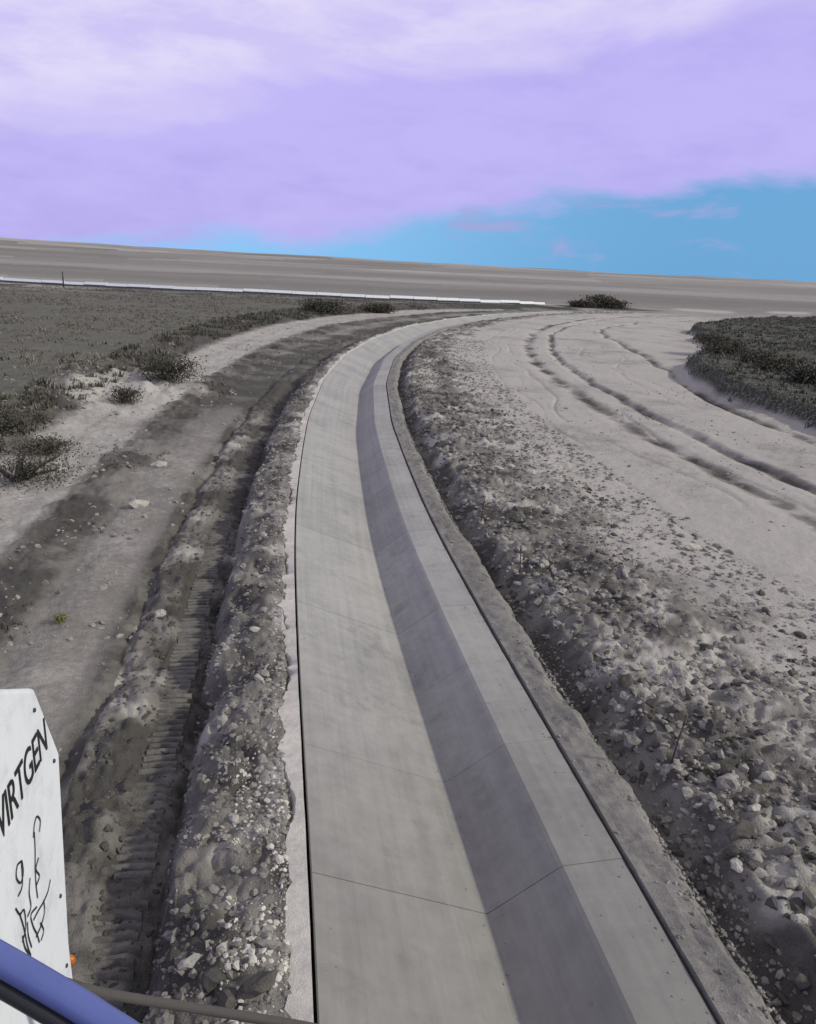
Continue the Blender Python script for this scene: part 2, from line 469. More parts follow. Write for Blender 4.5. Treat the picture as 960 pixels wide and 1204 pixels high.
# soil paleness, grass, dark cover; shade of slopes and hollows painted in too
pl = np.full(len(x), 0.55)
right = sstep(gt, 5.0, 7.0)
pl = np.where(gt > 0, 0.46 + 0.48 * right + 1.15 * grr * fbm(x, y, 0.8, 4, 89, .65) + .30 * right * fbm(x, y, 2.4, 4, 88), pl)
tracks = np.maximum(sstep(-gtl, 2.7, 3.0) * (1 - sstep(-gtl, 3.9, 4.4)), sstep(-gtl, 5.1, 5.7) * (1 - sstep(-gtl, 7.9, 8.6)))
pl = np.where(gt < 0, 0.20 + 0.5 * fbm(x, y, 1.4, 4, 90, .6) * (1 - .75 * tracks) + 0.44 * tracks + 0.22 * tracks * sstep(-gtl, 4.6, 5.6), pl)
pl = np.where((gt < 0) & (-gtl < 2.5), 0.34 + 0.30 * (1 - sstep(-gtl, 0.25, 0.8)) - .34 * sstep(-gtl, 1.15, 1.3) * (1 - sstep(-gtl, 1.8, 2.0)) + 0.9 * fbm(x, y, 0.8, 4, 93, .6), pl)  # crawler rut darkened in colour to imitate its shade
bank = (gt < 0) * sstep(-gt, 0.35, 0.8) * (1 - sstep(-gt + fbm(x, y, 3, 3, 94) * 2, 4.2, 5.4)) * sstep(gs, 21, 31) * gnear
pl = pl * (1 - bank) + bank * (0.06 + .4 * fbm(x, y, 1.5, 3, 92))  # dark fill soil, also painting in the shade of the left-facing flank
verg = (gt < 0) * sstep(-gtl, 8.2, 8.8) * (1 - sstep(-gtl, 10.6, 11.4)) * sstep(gs, 36, 46) * gnear
pl = pl * (1 - verg) + verg * 0.02
heap = np.exp(-(((x + 11.8) / 3.0) ** 2 + ((y - 33.0) / 5.5) ** 2))
pl = pl + 0.75 * sstep(heap + fbm(x, y, 1.4, 3, 91) * 0.5, 0.35, 0.75) * (gt < 0)
gr = np.where(gt < 0, sstep(-gtl, 9.4, 11.5), 0.0) * (1 - sstep(rr_, 100, 150))
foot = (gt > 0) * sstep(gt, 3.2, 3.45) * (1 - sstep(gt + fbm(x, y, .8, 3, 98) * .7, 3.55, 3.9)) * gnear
pl = pl * (1 - foot) + foot * 0.05  # trench colour darkened to stand for shade under the heap's left-facing side
strips = fbm(x * 0.3, y, 60, 2, 95)
far = sstep(rr_, 115, 160)
plot = hash2(np.floor(x / 260 + .3 * np.sin(y / 400)), np.floor(y / 170 + x / 1500), 5)
pl = np.where(far > 0, pl * (1 - far) + far * (0.58 + 0.18 * strips + 0.20 * plot + 0.12 * sstep(rr_, 500, 2000)), pl)
gr = gr + far * np.clip(0.2 + 0.9 * (hash2(np.floor(x / 260 + .3 * np.sin(y / 400)), np.floor(y / 170 + x / 1500), 9) - .5), 0, 0.6)
for tcx in (11.5, 13.2, 18.3):
    pl = pl - np.where(gt > 0, (0.52 + 1.1 * fbm(x, y, 1.2, 4, int(tcx), .6)) * np.exp(-((gt + (1.3 * np.sin(gs * .09) + fbm(x, y, 5, 2, 66) * 1.2 if tcx > 18 else fbm(x, y, 2.6, 3, 5) * 0.25) - tcx) / (0.30 if tcx < 12 else .20)) ** 2) * gnear, 0)


def near_line(x, y, pts, w):
    best = np.full(len(x), 1e9)
    for (ax, ay), (bx_, by_) in zip(pts, pts[1:]):
        dx, dy = bx_ - ax, by_ - ay
        u_ = np.clip(((x - ax) * dx + (y - ay) * dy) / (dx * dx + dy * dy), 0, 1)
        best = np.minimum(best, np.hypot(x - ax - u_ * dx, y - ay - u_ * dy))
    return 1 - sstep(best, w * .5, w)


road_far = near_line(x, y, [(26, 156), (48, 168), (75, 172), (130, 190)], 3.5)
pl = pl * (1 - road_far) + road_far * 1.05; gr = gr * (1 - road_far)
canal_strip = near_line(x, y, [(-76, 139), (-40, 132), (-20, 130.5), (-2, 132), (12, 137), (26, 146), (40, 158)], 9.0) * sstep(fbm(x, y, 5, 3, 96) + .25 * sstep(x, -30, 5), -.1, .2)  # dark strip of ground in front of the canal wall
pl = pl * (1 - canal_strip) + canal_strip * 0.0; gr = gr * (1 - canal_strip * .7)
dkf = np.maximum(sstep(gfl, 0.02, 0.35), canal_strip * .7)  # dark cover also paints the shade on the field's scarp face
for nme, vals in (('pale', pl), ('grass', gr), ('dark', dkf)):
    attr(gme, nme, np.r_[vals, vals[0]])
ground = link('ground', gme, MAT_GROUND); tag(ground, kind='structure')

# ------------------------------------------------------------------ concrete channel
JOINT0 = 1.42                                    # a joint crosses here
SLAB = 1.93
ch_root = empty('concrete_channel', tuple(cpt(0.0, 0.0, 0.0)[0]))
tag(ch_root, 'long V-shaped concrete drainage channel curving away between soil heaps', 'channel')


def sweep(name, ss, prof, mat, parent=None, wob=None, smooth_=False, taper=False):
    """prof: closed cross-section (t, z) list; ss: stations"""
    n, k = len(ss), len(prof)
    V = []
    for i, s in enumerate(ss):
        p, nrm = chan(np.array([s])); p = p[0]; nrm = nrm[0]
        for j, (tt, zz) in enumerate(prof):
            dt, dz = wob(s, j) if wob else (0, 0)
            if taper: dt += 0.17 * float(sstep(s, 6.0, 26.0)) * max(0.0, 1 - abs(tt - 1.615) / (1.6 if tt < 1.615 else 0.66))
            V.append((p[0] + nrm[0] * (tt + dt), p[1] + nrm[1] * (tt + dt), zz + dz))
    faces = []
    for i in range(n - 1):
        for j in range(k):
            a = i * k + j; b_ = i * k + (j + 1) % k
            faces.append((a, b_, b_ + k, a + k))
    faces.append(tuple(range(k - 1, -1, -1))); faces.append(tuple((n - 1) * k + j for j in range(k)))
    me = bpy.data.meshes.new(name); me.from_pydata(V, [], [f[::-1] for f in faces]); me.update()
    uvl = me.uv_layers.new(name='uv')
    per = [prof[j][0] for j in range(k)]
    for lp in me.loops:
        vi = lp.vertex_index; uvl.data[lp.index].uv = (per[vi % k], ss[vi // k])
    if smooth_: me.polygons.foreach_set('use_smooth', [True] * len(me.polygons))
    return link(name, me, mat, parent)


top_p = list(zip(CH_T, CH_Z))
sl_prof = [(0.0, -0.012), (0.012, 0.0)] + top_p[1:-1] + [(2.868, -0.119), (2.88, -0.131)] + [(2.88, -0.24), (2.3, -0.26), (1.6, -0.76), (0.0, -0.14)]
send = 128.0
s_a = JOINT0 - 4 * SLAB
while s_a < send:
    s_b = s_a + SLAB
    g = 0.0032
    ss = list(np.linspace(s_a + g, s_b - g, 5))
    dz = random.uniform(-0.003, 0.003)
    sweep('slab', ss, [(a_, b_ + dz) for a_, b_ in sl_prof], MAT_CONC, ch_root, taper=True)
    s_a = s_b


def n1d(s, sc, seed):
    return float(fbm(np.array([s * 1.0]), np.array([seed * 3.7]), sc, 3, seed)[0])


lip_s = list(np.r_[np.arange(-6, 20, 0.06), np.arange(20, 60, 0.4), np.arange(60, 126, 1.0)])


def lip_w(s, j):
    if j == 0: return n1d(s, 0.8, 3) * 0.14 + n1d(s, 0.15, 4) * 0.08, 0.0
    if j == 1: return n1d(s, 0.8, 3) * 0.14 + n1d(s, 0.15, 4) * 0.10, n1d(s, 0.2, 6) * 0.035 - .012
    if j == 2: return n1d(s, 0.5, 9) * 0.006, n1d(s, 0.35, 8) * 0.012
    return 0.0, 0.0


lip = sweep('edge_strip', lip_s, [(-0.21, -0.10), (-0.17, 0.012), (-0.028, 0.030), (-0.024, -0.10)], MAT_LIP, ch_root, lip_w, False)
tag(lip, 'pale strip of dried cement spill along the outer edge')

sh_s = list(np.r_[np.arange(-6, 20, 0.06), np.arange(20, 60, 0.35), np.arange(60, 126, 1.0)])


SH = [(2.912, -0.40), (2.912, -0.090)] + [(2.97 + .055 * k, -0.088 + .026 * math.sin(min(k / 5, 1) * 1.57) - (.02 if k > 5 else 0)) for k in range(7)] + [(3.37, -.15), (3.46, -0.38), (3.3, -0.60)]


def sh_w(s, j):
    if j == 0 or j >= 10: return 0.0, 0.0
    tt = SH[j][0]; w = min(1.0, (tt - 2.88) / .15)
    e = sstep(tt, 3.0, 3.37)
    a_ = (n1d(s, 1.6, 13) * 0.12 + n1d(s, 0.35, 14) * 0.05) * e
    xx, yy = np.array([s]), np.array([tt])
    dz = float(fbm(xx, yy, .22, 3, 19, .6)[0]) * .045 + float(fbm(xx, yy, .9, 2, 18)[0]) * .03
    return a_, dz * w


shoulder = sweep('shoulder', sh_s, SH, MAT_SHOULDER, None, sh_w, False)
tag(shoulder, kind='structure')

# ------------------------------------------------------------------ loose soil: clods nobody could count
def ico(sub):
    bm = bmesh.new(); bmesh.ops.create_icosphere(bm, subdivisions=sub, radius=1.0)
    V = np.array([v_.co[:] for v_ in bm.verts]); Fc = np.array([[v_.index for v_ in f.verts] for f in bm.faces]); bm.free(); return V, Fc


ICO1, ICO2 = ico(1), ico(2)


def rand_rot(n):
    q = rng.normal(size=(n, 4)); q /= np.linalg.norm(q, axis=1)[:, None]
    w, x_, y_, z_ = q.T
    return np.stack([1 - 2 * (y_ * y_ + z_ * z_), 2 * (x_ * y_ - z_ * w), 2 * (x_ * z_ + y_ * w), 2 * (x_ * y_ + z_ * w), 1 - 2 * (x_ * x_ + z_ * z_), 2 * (y_ * z_ - x_ * w),
                     2 * (x_ * z_ - y_ * w), 2 * (y_ * z_ + x_ * w), 1 - 2 * (x_ * x_ + y_ * y_)], -1).reshape(n, 3, 3)


def clods(name, x, y, size, mat, base=ICO1, sink=0.35, z=None):
    n = len(x); BV, BF = base
    if z is None: z = hz(x, y)
    V = BV[None] * (1 + rng.uniform(-0.32, 0.32, (n, len(BV), 1)))
    V = V * rng.uniform(0.5, 1.45, (n, 1, 3))
    V = np.einsum('nij,nvj->nvi', rand_rot(n), V); V[:, :, 2] *= 0.75
    V = V * size[:, None, None]
    V += np.c_[x, y, z + size * (0.5 - sink - rng.uniform(-.1, .45, n))][:, None, :]
    Fc = BF[None] + (np.arange(n) * len(BV))[:, None, None]
    me = mesh_np(name, V.reshape(-1, 3), tris=Fc.reshape(-1, 3))
    o = link(name, me, mat); return tag(o, kind='stuff')


def scatter(n, s0, s1, t0, t1, sp=1.0, pw=1.6):
    """more of them near the start of the strip"""
    s = s0 + (s1 - s0) * rng.random(n) ** pw; t = rng.uniform(t0, t1, n)
    p, nn = chan(s); q = p + nn * t[:, None]; return q[:, 0], q[:, 1]


def sizes(n, a, b_, p=3.0):
    return a + (b_ - a) * rng.random(n) ** p


def vis_cull(x, y, sz, lo=0.9):
    k = sz * FPX / np.maximum(np.hypot(x, y), 3); return k > lo


def put(name, n, s0, s1, t0, t1, a, b_, mat, label, base=ICO1, patch=None, p=3.0):
    x_, y_ = scatter(n, s0, s1, t0, t1); sz = sizes(len(x_), a, b_, p)
    keep = vis_cull(x_, y_, sz, 0.7)
    if patch is not None: keep &= fbm(x_, y_, patch[0], 3, patch[1]) > patch[2]
    x_, y_, sz = x_[keep], y_[keep], sz[keep]
    o = clods(name, x_, y_, sz, mat, base); tag(o, label, 'soil clods')


put('soil_clods', 11000, -1, 45, -1.3, -0.2, 0.006, 0.045, MAT_CLOD_MID, 'grey crumbled soil heaped along the outer edge of the channel', patch=(.8, 221, -.16))
put('soil_clods', 4500, -1, 45, -0.95, -0.16, 0.007, 0.045, MAT_CLOD, 'pale dry crumbs scattered over the heap beside the cement strip', patch=(.9, 201, 0.10))
put('soil_clods', 2600, -1, 30, -2.5, -1.2, 0.012, 0.05, MAT_CLOD_DARK, 'dark crumbs beside the crawler tread marks')
put('soil_clods', 30000, -2, 60, 3.6, 8.4, 0.009, 0.075, MAT_CLOD_MID, 'grey broken clods covering the rough heap beyond the shoulder', patch=(1.2, 203, -0.30), p=4.5)
put('soil_clods', 8000, -2, 50, 3.8, 7.0, 0.009, 0.055, MAT_CLOD, 'pale crumbs lying in patches on the rough heap', patch=(1.1, 205, 0.03))
put('soil_clods', 9000, -2, 45, 3.4, 7.2, 0.01, 0.075, MAT_CLOD_DARK, 'dark clods along the foot of the rough heap', patch=(1.2, 207, 0.0))
put('soil_clods', 4200, 0, 60, 6.3, 18.0, 0.012, 0.06, MAT_CLOD, 'sparse crumbs strewn over the graded pale ground', p=3.0, patch=(2.0, 223, .04))
put('soil_clods', 6500, 3, 70, -11.0, -2.4, 0.015, 0.09, MAT_CLOD, 'loose crumbs along the dirt tracks and their verges', patch=(1.3, 209, 0.0), p=4.0)
put('soil_clods', 130, -1, 24, -1.1, -0.2, 0.04, 0.085, MAT_CLOD_MID, 'fist-sized lumps on the heap beside the cement strip', base=ICO2, p=2)
put('soil_clods', 520, -2, 36, 3.7, 7.0, 0.04, 0.11, MAT_CLOD_MID, 'fist-sized lumps on the rough heap beyond the shoulder', base=ICO2, p=2.5, patch=(2.2, 203, -0.2))

n_ = 2600; s__ = -1 + 27 * rng.random(n_) ** 1.6; t__ = 3.40 - np.minimum(rng.exponential(.12, n_), .46); q_ = cpt(s__, t__, 0.0)
o = clods('soil_crumbs', q_[:, 0], q_[:, 1], sizes(n_, .005, .028, 3), MAT_CLOD_MID, ICO1, .35, np.interp(t__, [2.9, 3.2, 3.33, 3.4], [-.088, -.065, -.085, -.17]))
tag(o, 'fine crumbs lying on the packed shoulder along the channel', 'soil crumbs')
put('soil_clods', 2600, -1, 30, 3.4, 3.72, 0.006, 0.035, MAT_CLOD_MID, 'loose crumbs in the narrow dark trench beside the shoulder')
put('soil_clods', 1500, -1, 22, -0.34, -0.06, 0.005, 0.022, MAT_LIP, 'whitish cement crumbs strewn along the cement strip')
put('soil_clods', 1500, -1, 3.2, -0.7, -0.14, 0.006, 0.035, MAT_LIP, 'whitish crumbs heaped beside the strip near the machine', patch=(.6, 215, -.02))
n_ = 900; s__ = -1 + 26 * rng.random(n_) ** 1.5; t__ = np.where(rng.random(n_) < .5, 2.86 - rng.exponential(.12, n_), np.where(rng.random(n_) < .5, .02 + rng.exponential(.10, n_), 1.6 + rng.normal(0, .07, n_)))
t__ = np.clip(t__, .02, 2.86); q_ = cpt(s__, t__, 0.0); z__ = np.interp(t__, CH_T, CH_Z)
o = clods('soil_crumbs', q_[:, 0], q_[:, 1], .003 + .012 * rng.random(n_) ** 3, MAT_CLOD_MID, ICO1, .35, z__ - .002)
tag(o, 'small soil crumbs fallen onto the concrete slabs', 'soil crumbs')
x_ = rng.normal(-11.8, 2.2, 1600); y_ = rng.normal(33, 4.5, 1600); k_ = st_of(x_, y_)[1] < -8; x_, y_ = x_[k_], y_[k_]
o = clods('soil_clods', x_, y_, sizes(len(x_), .02, .10, 3), MAT_CLOD); tag(o, 'pale clods on the broken bank of whitish soil beside the field', 'soil clods')
# tread marks pressed by the crawler: cross ridges in the dark rut
tv, tf = [], []
s_ = 0.3
PRO = ((-.055, -.03), (-.028, .6), (-.004, 1.0), (.022, .75), (.055, -.03))
while s_ < 13.0:
    if random.random() > 0.08:
        w0, w1 = -1.82 + random.uniform(-.03, .03), -1.44 + random.uniform(-.03, .03)
        hgt = random.uniform(0.016, 0.03); b0 = len(tv); NT = 7
        skew = random.uniform(-.015, .015)
        for k in range(NT):
            f_ = k / (NT - 1); tt = w0 + (w1 - w0) * f_; e_ = math.sin(math.pi * (0.12 + 0.76 * f_)) ** .5
            jj = skew * f_ + random.uniform(-.007, .007); hh_ = hgt * e_ * random.uniform(.6, 1.15)
            q = cpt([s_ + jj + a_ for a_, _ in PRO], [tt] * 5, 0.0)
            for (q_, (_, zf)) in zip(q, PRO): tv.append((q_[0], q_[1], -0.548 + (zf * hh_ if zf > 0 else -.05)))
        for k in range(NT - 1):
            for j in range(4):
                a = b0 + k * 5 + j; tf.append((a, a + 5, a + 6, a + 1))
    s_ += 0.125 + random.uniform(-.006, .006)
me = bpy.data.meshes.new('tread_marks'); me.from_pydata(tv, [], tf); me.update(); me.polygons.foreach_set('use_smooth', [True] * len(me.polygons))
tag(link('tread_marks', me, MAT_TREAD), 'ladder of ridges pressed into the dark rut by a crawler', 'tread marks', kind='stuff')


# ------------------------------------------------------------------ single lumps one can point at
def lump_mesh(seed, elong=1.0):
    r = np.random.default_rng(seed)
    V = ICO2[0] * (1 + r.uniform(-0.22, 0.22, (len(ICO2[0]), 1)))
    V = V * np.array([1.0 * elong, 0.75, 0.62])
    me = mesh_np('lump', V, tris=ICO2[1]); return me


LUMPS = [lump_mesh(i, 1 + 0.3 * (i % 3)) for i in range(5)]


def lump(px, py, z0, size, mat, label, group=None, name='dirt_clod'):
    p = at(px, py, z0); z = hz(p[0], p[1])[0]
    me = LUMPS[random.randrange(5)].copy(); me.materials.append(mat)
    o = bpy.data.objects.new(name, me); col.objects.link(o)
    o.location = (p[0], p[1], z + size * 0.22); o.scale = (size,) * 3
    o.rotation_euler = (random.uniform(-.3, .3), random.uniform(-.3, .3), random.uniform(0, 6.28))
    tag(o, label, 'clod', group)


lump(188, 720, -.45, .12, MAT_CLOD_PALE, 'pale lump beside the far end of the ladder of tread marks')
for q in ((165, 590), (186, 545)):
    lump(*q, -.35, .18, MAT_CLOD_PALE, 'pale lump on the hump between the two dirt tracks', 'pale lumps between the tracks')
for q in ((300, 742), (305, 800), (276, 958), (262, 1110), (225, 1120), (290, 590), (310, 625)):
    lump(*q, 0.03, .06 if q[1] > 700 else .09, MAT_CLOD_PALE, 'large pale lump on the grey heap beside the cement strip', 'pale lumps beside the cement strip')
for q in ((305, 1160), (270, 1168), (250, 1145)):
    lump(*q, 0.03, .10, MAT_CLOD_DARK, 'dark damp lump in the pale crumbs beside the dark steel pipe', 'dark lumps near the pipe')
for q in ((895, 700), (940, 748), (900, 722)):
    lump(*q, 0.05, .08, MAT_CLOD_DARK, 'dark clod alone on the smooth pale graded ground', 'dark clods on the graded ground')
for q in ((875, 968), (862, 905), (735, 806), (655, 775), (950, 1120), (720, 690)):
    lump(*q, 0.15, .11 if q[1] > 800 else .14, MAT_CLOD_DARK, 'large dark clod sitting among grey clods of the rough heap', 'dark clods on the rough heap')
for q in ((890, 940), (905, 905), (870, 1000), (800, 780), (815, 640), (600, 548), (625, 555), (585, 552), (945, 1070)):
    lump(*q, 0.15, .075 if q[1] > 700 else .13, MAT_CLOD_PALE, 'large pale clod sitting among grey clods of the rough heap', 'pale clods on the rough heap')


# ------------------------------------------------------------------ plants
def blades(name, x, y, hgt, wid, mat, nb=6, lean=0.5, zoff=-0.03):
    n = len(x); z = hz(x, y) + zoff
    a = rng.uniform(0, 6.283, (n, nb)); ln = rng.uniform(0.1, lean, (n, nb)); h = hgt[:, None] * rng.uniform(.5, 1.1, (n, nb))
    bx = x[:, None] + rng.normal(0, 1, (n, nb)) * wid[:, None] * 1.2; by = y[:, None] + rng.normal(0, 1, (n, nb)) * wid[:, None] * 1.2
    zz = np.repeat(z[:, None], nb, 1)
    ca, sa = np.cos(a), np.sin(a); w = wid[:, None] * rng.uniform(.25, .6, (n, nb))
    v0 = np.stack([bx - sa * w, by + ca * w, zz], -1); v1 = np.stack([bx + sa * w, by - ca * w, zz], -1)
    v2 = np.stack([bx + ca * ln * h + sa * w * .5, by + sa * ln * h - ca * w * .5, zz + h * .75], -1)
    v3 = np.stack([bx + ca * ln * h * 1.5 - sa * w * .3, by + sa * ln * h * 1.5 + ca * w * .3, zz + h], -1)
    V = np.stack([v0, v1, v2, v3], 2).reshape(-1, 3); k = np.arange(n * nb) * 4
    Q = np.stack([k, k + 1, k + 2, k + 3], -1)
    return link(name, mesh_np(name, V, quads=Q), mat)


def region(n, x0, x1, y0, y1, test):
    x = rng.uniform(x0, x1, n); y = y0 + (y1 - y0) * rng.random(n) ** 1.2
    k = test(x, y); return x[k], y[k]


def left_field(x, y):
    s, t = st_of(x, y); sp = 1 + .75 * sstep(s, 22, 90); tl = -1.3 + (t + 1.3) / sp
    return (tl < -9.0) & (tl > -70) & (fbm(x, y, 4, 3, 301) > -0.12)


x_, y_ = region(34000, -95, 10, 14, 140, left_field)
o = blades('scrub_grass', x_, y_, rng.uniform(.08, .30, len(x_)), rng.uniform(.04, .12, len(x_)), MAT_SCRUB, 6)
tag(o, 'dull dry scrub covering the field beside the dirt tracks', 'grass', kind='stuff')


def verge(x, y):
    s, t = st_of(x, y); sp = 1 + .75 * sstep(s, 22, 90); tl = -1.3 + (t + 1.3) / sp
    return (tl > -11) & (tl < -8.4) & (fbm(x, y, 3, 3, 311) > np.where(s > 38, -0.1, 0.04)) & (s > 12)


x_, y_ = region(30000, -30, 14, 14, 120, verge)
o = blades('verge_weeds', x_, y_, rng.uniform(.1, .4, len(x_)), rng.uniform(.04, .10, len(x_)), MAT_DARKVEG, 8)
tag(o, 'dark rank weeds along the bank beside the dirt track', 'weeds', kind='stuff')


def hump(x, y):
    s, t = st_of(x, y); sp = 1 + .75 * sstep(s, 22, 90); tl = -1.3 + (t + 1.3) / sp
    return (tl > -5.5) & (tl < -4.0) & (fbm(x, y, 1.6, 3, 313) > 0.08) & (s > 4)


x_, y_ = region(16000, -16, 8, 6, 70, hump)
o = blades('track_weeds', x_, y_, rng.uniform(.04, .13, len(x_)), rng.uniform(.02, .05, len(x_)), MAT_DARKVEG, 7)
tag(o, 'low dark tufts on the hump between the dirt tracks', 'weeds', kind='stuff')


def dark_field(x, y):
    return terrain(x, y, False)[6] > 0.06


x_, y_ = region(26000, 14, 95, 18, 165, dark_field)
o = blades('dark_crop', x_, y_, rng.uniform(.10, .32, len(x_)), rng.uniform(.05, .12, len(x_)), MAT_CROP, 9, 0.8)
tag(o, 'dense dark growth covering the raised field beyond the graded ground', 'crop', kind='stuff')


def shrub(loc, w, h, label, group=None, leaves=700, lsize=0.09, mat=None, name='shrub'):
    z = hz(loc[0], loc[1])[0]
    root = empty(name, (loc[0], loc[1], z - 0.03)); tag(root, label, 'shrub', group)
    bm = bmesh.new(); tips = []
    for i in range(13):
        a = random.uniform(0, 6.28); r_ = random.uniform(.05, .42) * w
        base = Vector((loc[0], loc[1], z - .05)); tip = Vector((loc[0] + math.cos(a) * r_, loc[1] + math.sin(a) * r_, z + h * random.uniform(.45, .85)))
        tips.append(tip)
        d = (tip - base).normalized(); s1 = d.orthogonal().normalized(); s2_ = d.cross(s1)
        rings = []
        for f_, rad_ in ((0, .03), (.5, .02), (1, .008)):
            c_ = base.lerp(tip, f_) + Vector((0, 0, .08 * h * math.sin(f_ * 3.14)))
            rings.append([bm.verts.new(c_ + (s1 * math.cos(k * 1.2566) + s2_ * math.sin(k * 1.2566)) * rad_ * w) for k in range(5)])
        for r1, r2 in zip(rings, rings[1:]):
            for k in range(5): bm.faces.new((r1[k], r1[(k + 1) % 5], r2[(k + 1) % 5], r2[k]))
    me = bpy.data.meshes.new('stem'); bm.to_mesh(me); bm.free()
    link('stem', me, MAT_BARK, root)
    n = int(leaves * 3.2); lsize = lsize * 0.62; ci = rng.integers(0, len(tips), n)
    c_ = np.array([tuple(q) for q in tips])[ci]
    p = c_ + rng.normal(0, 1, (n, 3)) * np.array([w * .17, w * .17, h * .16]) * rng.uniform(.6, 1.1, (n, 1))
    low_ = rng.random(n) < 0.4
    p[low_, 2] = z + rng.random(low_.sum()) * h * .5
    p[:, 2] = np.maximum(p[:, 2], z + 0.01)
    RQ = rand_rot(n); sz = lsize * rng.uniform(.5, 1.3, n)
    qd = np.array([(-1, -.4, 0), (.2, -.55, .1), (1, .1, .2), (-.3, .5, .05)])
    V = np.einsum('nij,vj->nvi', RQ, qd) * sz[:, None, None] + p[:, None, :]
    k = np.arange(n) * 4
    link('foliage', mesh_np('foliage', V.reshape(-1, 3), quads=np.stack([k, k + 1, k + 2, k + 3], -1)), mat or MAT_BUSH, root)
    return root


SB = 'dark shrubs at the edge of the left field'
for (px, py, w, h, lb) in ((18, 548, 2.6, .75, 'widest dark shrub of the clump below the pale soil patch'), (52, 522, 1.7, .45, 'low dark shrub of the clump, nearest the pale dirt track'),
                           (6, 502, 2.2, .6, 'dark shrub of the clump, behind the widest and toward the scrub field')):
    shrub(at(px, py, -.1), w, h, lb, 'shrubs below the pale soil patch', 900, .05)
shrub(at(197, 446, 0), 2.6, .95, 'dark rounded shrub at the head of the pale soil patch, tallest beside the dirt track', None, 1300, .08)
shrub(at(145, 466, 0), 1.3, .6, 'small dark shrub growing in the middle of the pale soil patch', None, 500, .06)
for (px, py, w, h, lb) in ((378, 366, 5.0, 1.5, 'larger black-looking shrub between the dirt track and the white canal wall'),
                           (445, 364, 3.6, 1.1, 'smaller black-looking shrub between the dirt track and the white canal wall')):
    shrub(at(px, py, 0), w, h, lb, 'shrubs before the canal', 900, .2)
for (px, py, w, h) in ((684, 360, 4, 1.2), (705, 360, 7, 2.2), (722, 361, 5, 1.5)):
    shrub(at(px, py, 0), w, h, ('tallest' if h > 2 else 'low flanking') + ' dark bush of the lone clump on the far plain beyond the wheel ruts', 'lone clump on the plain', 900, .28)
for (px, py, w, h) in ((836, 416, 2.2, .7), (856, 424, 2.6, .8), (884, 438, 2.0, .6), (915, 450, 2.4, .7), (948, 466, 2.0, .7)):
    shrub(at(px, py, .2), w, h, 'dark shrub overhanging the scarp of the raised dark field', 'shrubs along the scarp', 1100, .11, MAT_DARKVEG)
w_ = shrub(at(72, 733, -.45), .22, .16, 'tiny yellow-green weed growing on the bare dirt track', None, 90, .022, MAT_WEED, 'weed')


# ------------------------------------------------------------------ survey stakes in the rough heap
def tube(name, pts, r, mat, parent=None, n=10, caps=True):
    pts = [Vector(p) for p in pts]; bm = bmesh.new(); rings = []
    up = None
    for i, p in enumerate(pts):
        d = (pts[min(i + 1, len(pts) - 1)] - pts[max(i - 1, 0)]).normalized()
        if up is None: up = d.orthogonal().normalized()
        up = (up - d * up.dot(d)).normalized(); sd_ = d.cross(up)
        rr = r[i] if isinstance(r, (list, tuple)) else r
        rings.append([bm.verts.new(p + (up * math.cos(6.28319 * k / n) + sd_ * math.sin(6.28319 * k / n)) * rr) for k in range(n)])
    for r1, r2 in zip(rings, rings[1:]):
        for k in range(n): bm.faces.new((r1[k], r1[(k + 1) % n], r2[(k + 1) % n], r2[k]))
    if caps: bm.faces.new(rings[0][::-1]); bm.faces.new(rings[-1])
    bmesh.ops.recalc_face_normals(bm, faces=bm.faces)
    me = bpy.data.meshes.new(name); bm.to_mesh(me); bm.free()
    for pl_ in me.polygons: pl_.use_smooth = True
    return link(name, me, mat, parent)


for (px, py, hh, lean) in ((790, 882, .62, .10), (613, 662, .55, -.03), (566, 604, .55, .05)):
    p = at(px, py, .2); z = hz(p[0], p[1])[0]
    root = empty('steel_stake', (p[0], p[1], z)); 
    tag(root, 'thin dark steel stake standing in the rough heap of clods', 'stake', 'stakes along the heap')
    tube('rod', [(p[0], p[1], z - .15), (p[0] + lean * .5, p[1], z + hh * .5), (p[0] + lean, p[1], z + hh)], .009, MAT_RUST, root, 8)
    tube('clamp', [(p[0] + lean * .86, p[1] - .001, z + hh * .86 - .02), (p[0] + lean * .86 + .004, p[1], z + hh * .86 + .02)], .017, MAT_RUST, root, 8)

# ------------------------------------------------------------------ far white canal wall and a post beside it
cw = [(-160, 176), (-118, 160), (-76, 147.7), (-40, 141), (-20, 139.5), (-2, 141), (12, 146), (26, 154)]
root = empty('canal_wall', (cw[3][0], cw[3][1], hz(cw[3][0], cw[3][1])[0]))
tag(root, 'long low white concrete canal wall crossing behind the scrub field', 'canal wall')
NSEG = 46
cwa = np.array(cw, float); cl_ = np.r_[0, np.cumsum(np.linalg.norm(np.diff(cwa, axis=0), axis=1))]
ul = np.linspace(0, cl_[-1], NSEG + 1)
cx, cy = np.interp(ul, cl_, cwa[:, 0]), np.interp(ul, cl_, cwa[:, 1])
cx = np.convolve(np.r_[cx[0], cx[0], cx, cx[-1], cx[-1]], np.ones(5) / 5, 'valid'); cy = np.convolve(np.r_[cy[0], cy[0], cy, cy[-1], cy[-1]], np.ones(5) / 5, 'valid')
czz = hz(cx, cy); czz = np.convolve(np.r_[czz[0], czz[0], czz, czz[-1], czz[-1]], np.ones(5) / 5, 'valid')
